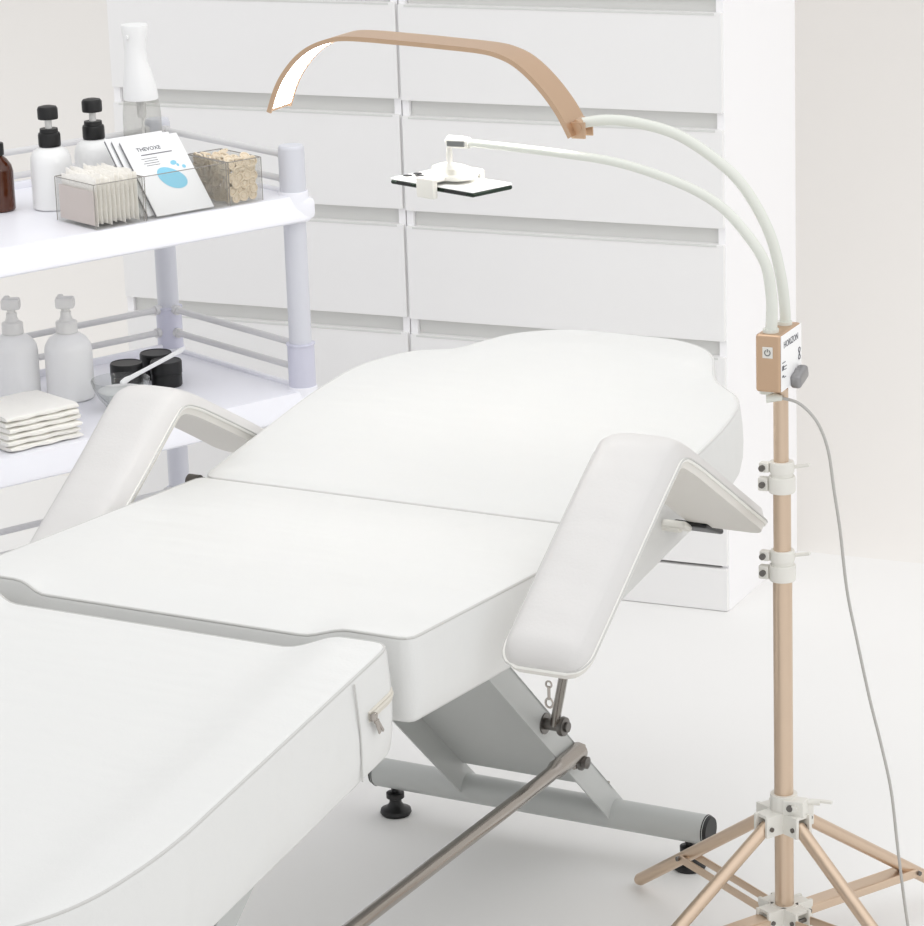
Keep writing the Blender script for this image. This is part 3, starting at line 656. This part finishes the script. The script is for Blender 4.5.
# leaning sheet-mask packets in the middle bin
def packet(a, b0, lean, label, printed):
    e = empty('mask_packet', tr(a, b0, ZT + 0.0035), TA); e.rotation_euler = (R(-lean), 0, TA)
    tag(e, label, 'packet', 'white packets leaning in the organiser')
    w, h, t = 0.112, 0.150, 0.0026
    b = MB(); b.box((0, t / 2, h / 2), (w, t, h), 0.001); s = b.build('sleeve', 'paper', e)
    b = MB(); b.box((-w / 2 - 0.0002, t / 2 + 0.0014, h / 2), (0.0012, 0.0022, h - 0.006)); b.build('spine', 'packet_edge', e)
    if printed:
        F = Matrix(((1, 0, 0), (0, 0, -1), (0, 1, 0)))
        def put(name, vs, fs, x, z, m):
            b = MB(); b.add([F @ Vector((v[0], v[1], v[2])) + Vector((x, -0.0004, z)) for v in vs], fs); return b.build(name, m, s, ang=20)
        vs, fs = text_mesh('THEVOXE', 0.0105, 0.0002); put('title', vs, fs, -0.034, 0.124, 'print_dark')
        b = MB()
        b.box((0.0, -0.0003, 0.1165), (0.060, 0.0005, 0.0018))
        for k in range(4): b.box((-0.018 + 0.002 * (k % 2), -0.0003, 0.109 - k * 0.0045), (0.030 - 0.004 * (k % 2), 0.0005, 0.0008))
        b.build('small_print', 'packet_edge', s)
        def blob(cx, cz, rx, rz, rot, sc=0.0):
            vs = [(0, 0, 0)]; n = 36
            for k in range(n):
                t = 2 * PI * k / n; r = 1 + sc * math.cos(2 * t + 0.6) + sc * 0.5 * math.sin(3 * t)
                x = rx * r * math.cos(t); z = rz * r * math.sin(t); vs.append((x * math.cos(rot) - z * math.sin(rot), x * math.sin(rot) + z * math.cos(rot), 0.0))
            return vs, [(0, 1 + k, 1 + (k + 1) % n) for k in range(n)]
        for (cx, cz, rx, rz, rt, sc) in ((0.006, 0.066, 0.026, 0.020, R(-30), 0.05), (0.022, 0.094, 0.006, 0.0045, 0.2, 0.0), (0.038, 0.084, 0.0035, 0.0035, 0, 0), (0.028, 0.0885, 0.0025, 0.003, 0, 0)):
            vs, fs = blob(cx, cz, rx, rz, rt, sc); put('printed_drop', vs, fs, cx, cz, 'print_cyan')
    return e
packet(-0.220, -0.006, 42, 'white packet with cyan drop artwork leaning at the front of the organiser', True)
packet(-0.229, 0.006, 41, 'plain white packet directly behind the cyan drop packet', False)
packet(-0.237, 0.016, 40, 'plain white packet at the back of the leaning stack', False)
# compressed discs in the right bin
dm = MB()
dm.lathe([(0, 0.0), (0.0085, 0.0), (0.0090, 0.0006), (0.0090, 0.0024), (0.0084, 0.0032), (0.0068, 0.0032), (0.0060, 0.0014), (0.0044, 0.0014), (0.0037, 0.0026), (0, 0.0026)], (0, 0, -0.0015), 20)
d0 = dm.build('pressed_disc', 'disc', None, ang=40)
a0, a1 = BINS[2]; rnd = random.Random(3); spots = []
ca, cb = (a0 + a1) / 2, (OY0 + OY1) / 2
ZR = Matrix.Rotation(TA, 4, 'Z')
for lay in range(6):                                    # faces against the front and left walls, then a heap on top
    z = 0.0105 + lay * 0.0112
    for k in range(4 if lay % 2 else 3):
        spots.append((a0 + 0.0115 + k * 0.0150 + (0 if lay % 2 else 0.0075) + rnd.uniform(-.002, .002), OY0 + 0.0065 + rnd.uniform(0, .002), z + rnd.uniform(-.0015, .0015), ZR @ Matrix.Rotation(R(rnd.uniform(74, 106)), 4, 'X') @ Matrix.Rotation(R(rnd.uniform(-14, 14)), 4, 'Y')))
    for k in range(7):
        spots.append((a0 + 0.0065 + rnd.uniform(0, .002), OY0 + 0.018 + k * 0.0145 + (lay % 2) * 0.004, z + rnd.uniform(-.0015, .0015), ZR @ Matrix.Rotation(R(-rnd.uniform(68, 104)), 4, 'Y') @ Matrix.Rotation(R(rnd.uniform(-28, 28)), 4, 'X')))
for lay in range(3):
    for ia in range(4):
        for ib in range(7):
            if lay == 2 and rnd.random() < 0.45: continue
            spots.append((a0 + 0.013 + ia * 0.0135 + rnd.uniform(-.003, .003), OY0 + 0.013 + ib * 0.0150 + rnd.uniform(-.003, .003), 0.058 + lay * 0.0075 + rnd.uniform(-.002, .002), Matrix.Rotation(rnd.uniform(0, 6), 4, 'Z') @ Matrix.Rotation(rnd.uniform(0.1, 0.9), 4, 'X')))
for k in range(12):                                     # a few inside, behind the front row
    spots.append((a0 + 0.024 + (k % 3) * 0.014, OY0 + 0.022 + (k // 3) * 0.006, 0.014 + (k // 3) * 0.013, ZR @ Matrix.Rotation(R(rnd.uniform(20, 70)), 4, 'X')))
for i, (a, bb, z, mrot) in enumerate(spots):
    o = d0 if i == 0 else d0.copy()
    if i: COL.objects.link(o)
    o.location = tr(min(a, a1 - 0.0125), min(bb, OY1 - 0.0125), ZT + z + 0.001); o.rotation_euler = mrot.to_euler()
    tag(o, 'small beige pressed disc with a ring, piled in the right bin of the organiser', 'disc', 'pressed discs in the organiser')

# ------------------------------------------------------------------ things on the middle shelf
pump_bottle(-0.388, 0.292, ZM, 'white pump bottle, the left one of the two on the middle shelf', False)
pump_bottle(-0.318, 0.232, ZM, 'white pump bottle on the middle shelf next to the glass bowl', False)
def cloth(k, label):
    w, d, t = 0.136, 0.135, 0.0100; rnd = random.Random(k + 20)
    b = MB(); n = 14; secs = []
    for i in range(n + 1):
        x = -w / 2 + w * i / n; s = []
        for j in range(28):
            a = 2 * PI * (j + 0.5) / 28; yy = math.copysign(abs(math.cos(a)) ** 0.35, math.cos(a)) * d / 2; zz = math.copysign(abs(math.sin(a)) ** 0.45, math.sin(a)) * t / 2
            yy -= 0.0 * i
            e = 1 - (abs(2 * i / n - 1)) ** 14 * 0.25
            s.append(Vector((x + 0.001 * math.sin(j + k), yy * (0.985 + 0.015 * math.sin(i + k)), t / 2 + zz * e + 0.0006 * math.sin(i * 1.3 + j * 0.5 + k))))
        secs.append(s)
    b.loft(secs); o = b.build('folded_cloth', 'cloth', None, ang=50)
    o.location = tr(-0.513 + rnd.uniform(-.003, .003), 0.063 + rnd.uniform(-.002, .002), ZM + 0.0005 + k * 0.0098); o.rotation_euler = (0, 0, TA + R(rnd.uniform(-2, 2)))
    tag(o, label, 'cloth', 'folded white cloths on the middle shelf')
for k, l in enumerate(('bottom folded white cloth of the stack on the middle shelf', 'second folded white cloth from the bottom of the stack', 'third folded white cloth up from the bottom of the stack', 'third folded white cloth down from the top of the stack', 'folded white cloth just below the top one of the stack', 'topmost folded white cloth of the stack on the middle shelf')): cloth(k, l)
# glass bowl with a mixing spatula
e = empty('glass_bowl', tr(-0.298, 0.104, ZM + 0.001), TA); e.scale = (1.12, 1.12, 1.04); tag(e, 'small clear glass mixing bowl behind the left armrest of the bed', 'bowl')
b = MB(); b.lathe([(0.0, 0), (0.021, 0), (0.023, 0.003), (0.0235, 0.006), (0.034, 0.020), (0.042, 0.038), (0.0445, 0.048), (0.0440, 0.0495), (0.0425, 0.0485), (0.040, 0.039), (0.032, 0.023), (0.020, 0.009), (0, 0.008)], (0, 0, 0), 40); b.build('bowl_wall', 'bowl_glass', e, ang=60)
b = MB(); b.lathe([(0.0, 0.0095), (0.018, 0.0100), (0.029, 0.022), (0.035, 0.031), (0.033, 0.033), (0.015, 0.036), (0.0, 0.034)], (0, 0, 0), 32); b.build('white_paste', 'plaster_mix', e, ang=60)
sp = empty('spatula', tr(-0.270, 0.104, ZM + 0.030), 0.0); tag(sp, 'thin white plastic spatula resting in the glass bowl', 'spatula')
b = MB(); A = Vector((0, 0, 0.0)); 
import mathutils
v = (tr(-0.130, 0.163, ZM + 0.064) - tr(-0.278, 0.106, ZM + 0.050)); A = tr(-0.278, 0.106, ZM + 0.050) - sp.location
b.tube([A, A + v * 0.3, A + v * 0.7, A + v * 0.94, A + v], [0.0045, 0.0038, 0.0042, 0.0050, 0.0030], 12, flat=0.5); b.build('handle', 'panel_white', sp)
b = MB(); b.tube([A + v * 0.02, A - v * 0.08, A - v * 0.16], [0.0042, 0.0060, 0.0040], 12, flat=0.5); b.build('blade', 'panel_white', sp)
# black jars
def jar(a, bb, label, r=0.0275):
    e = empty('black_jar', tr(a, bb, ZM), TA); tag(e, label, 'jar')
    b = MB(); b.lathe([(0, 0), (r * 0.94, 0), (r, 0.002), (r, 0.020), (r * 0.96, 0.022), (0, 0.022)], n=36); b.build('jar_body', 'black_plastic', e)
    b = MB(); b.lathe([(0, 0), (r * 1.03, 0), (r * 1.03, 0.019), (r * 0.98, 0.0215), (r * 0.94, 0.0215), (r * 0.92, 0.0205), (0, 0.0205)], (0, 0, 0.023), 36); b.build('lid', 'black_plastic', e)
jar(-0.211, 0.222, 'black cosmetic jar closest to the glass bowl rim')
jar(-0.134, 0.247, 'black cosmetic jar farthest back, nearest the corner post')
jar(-0.154, 0.185, 'black cosmetic jar in front, right of the spatula handle', 0.0265)

# ------------------------------------------------------------------ camera
cam = bpy.data.cameras.new('camera'); co = bpy.data.objects.new('camera', cam); COL.objects.link(co)
F = 3116.5; pitch = 0.277406; roll = -0.035095; yaw = 0.442717
cam.sensor_width = 36; cam.sensor_height = 36; cam.sensor_fit = 'HORIZONTAL'; cam.lens = F / 924 * 36; cam.clip_start = 0.05; cam.clip_end = 60
c, s = math.cos(pitch), math.sin(pitch)
r = Vector((1, 0, 0)); f = Vector((0, c, -s)); u = Vector((0, s, c)); cr, sr = math.cos(roll), math.sin(roll)
rr = r * cr + u * sr; uu = -r * sr + u * cr
Mx = Matrix((rr, uu, -f)).transposed()
Mx = Matrix.Rotation(yaw, 3, 'Z') @ Mx
co.matrix_world = Matrix.Translation((1.794, -4.01, 1.85)) @ Mx.to_4x4()
S.camera = co

# ------------------------------------------------------------------ light
w = bpy.data.worlds.new('studio'); S.world = w; w.use_nodes = True
nt = w.node_tree; bg = nt.nodes['Background']
tc = nt.nodes.new('ShaderNodeTexCoord'); dp = nt.nodes.new('ShaderNodeVectorMath'); dp.operation = 'DOT_PRODUCT'
dp.inputs[1].default_value = Vector((0.50, -0.10, 0.86)).normalized()
mr = nt.nodes.new('ShaderNodeMapRange'); mr.interpolation_type = 'SMOOTHSTEP'
mr.inputs['From Min'].default_value = -0.2; mr.inputs['From Max'].default_value = 1.0; mr.inputs['To Min'].default_value = 0.84; mr.inputs['To Max'].default_value = 1.62
nt.links.new(tc.outputs['Generated'], dp.inputs[0]); nt.links.new(dp.outputs['Value'], mr.inputs['Value']); nt.links.new(mr.outputs[0], bg.inputs[1])
bg.inputs[0].default_value = (0.985, 0.99, 1.0, 1)
def area(name, loc, target, size, power, col=(1, 1, 1)):
    l = bpy.data.lights.new(name, 'AREA'); l.shape = 'RECTANGLE'; l.size = size[0]; l.size_y = size[1]; l.energy = power; l.color = col
    o = bpy.data.objects.new(name, l); COL.objects.link(o); o.location = loc
    d = Vector(target) - Vector(loc); o.rotation_euler = d.to_track_quat('-Z', 'Y').to_euler(); return o
area('softbox', (2.6, -0.6, 3.0), (-0.2, 0.2, 0.5), (2.2, 2.2), 6, (1, 0.99, 0.97))
area('bed_top_fill', (-0.3, -0.7, 2.7), (-0.1, -0.6, 0.6), (1.3, 1.6), 9, (1, 1, 1))  # unseen fill, added above the bed to brighten the cushion tops

S.view_settings.view_transform = 'Standard'; S.view_settings.look = 'None'; S.view_settings.gamma = 1; S.view_settings.use_curve_mapping = False
S.view_settings.exposure = -0.35
S.cycles.transparent_max_bounces = 48
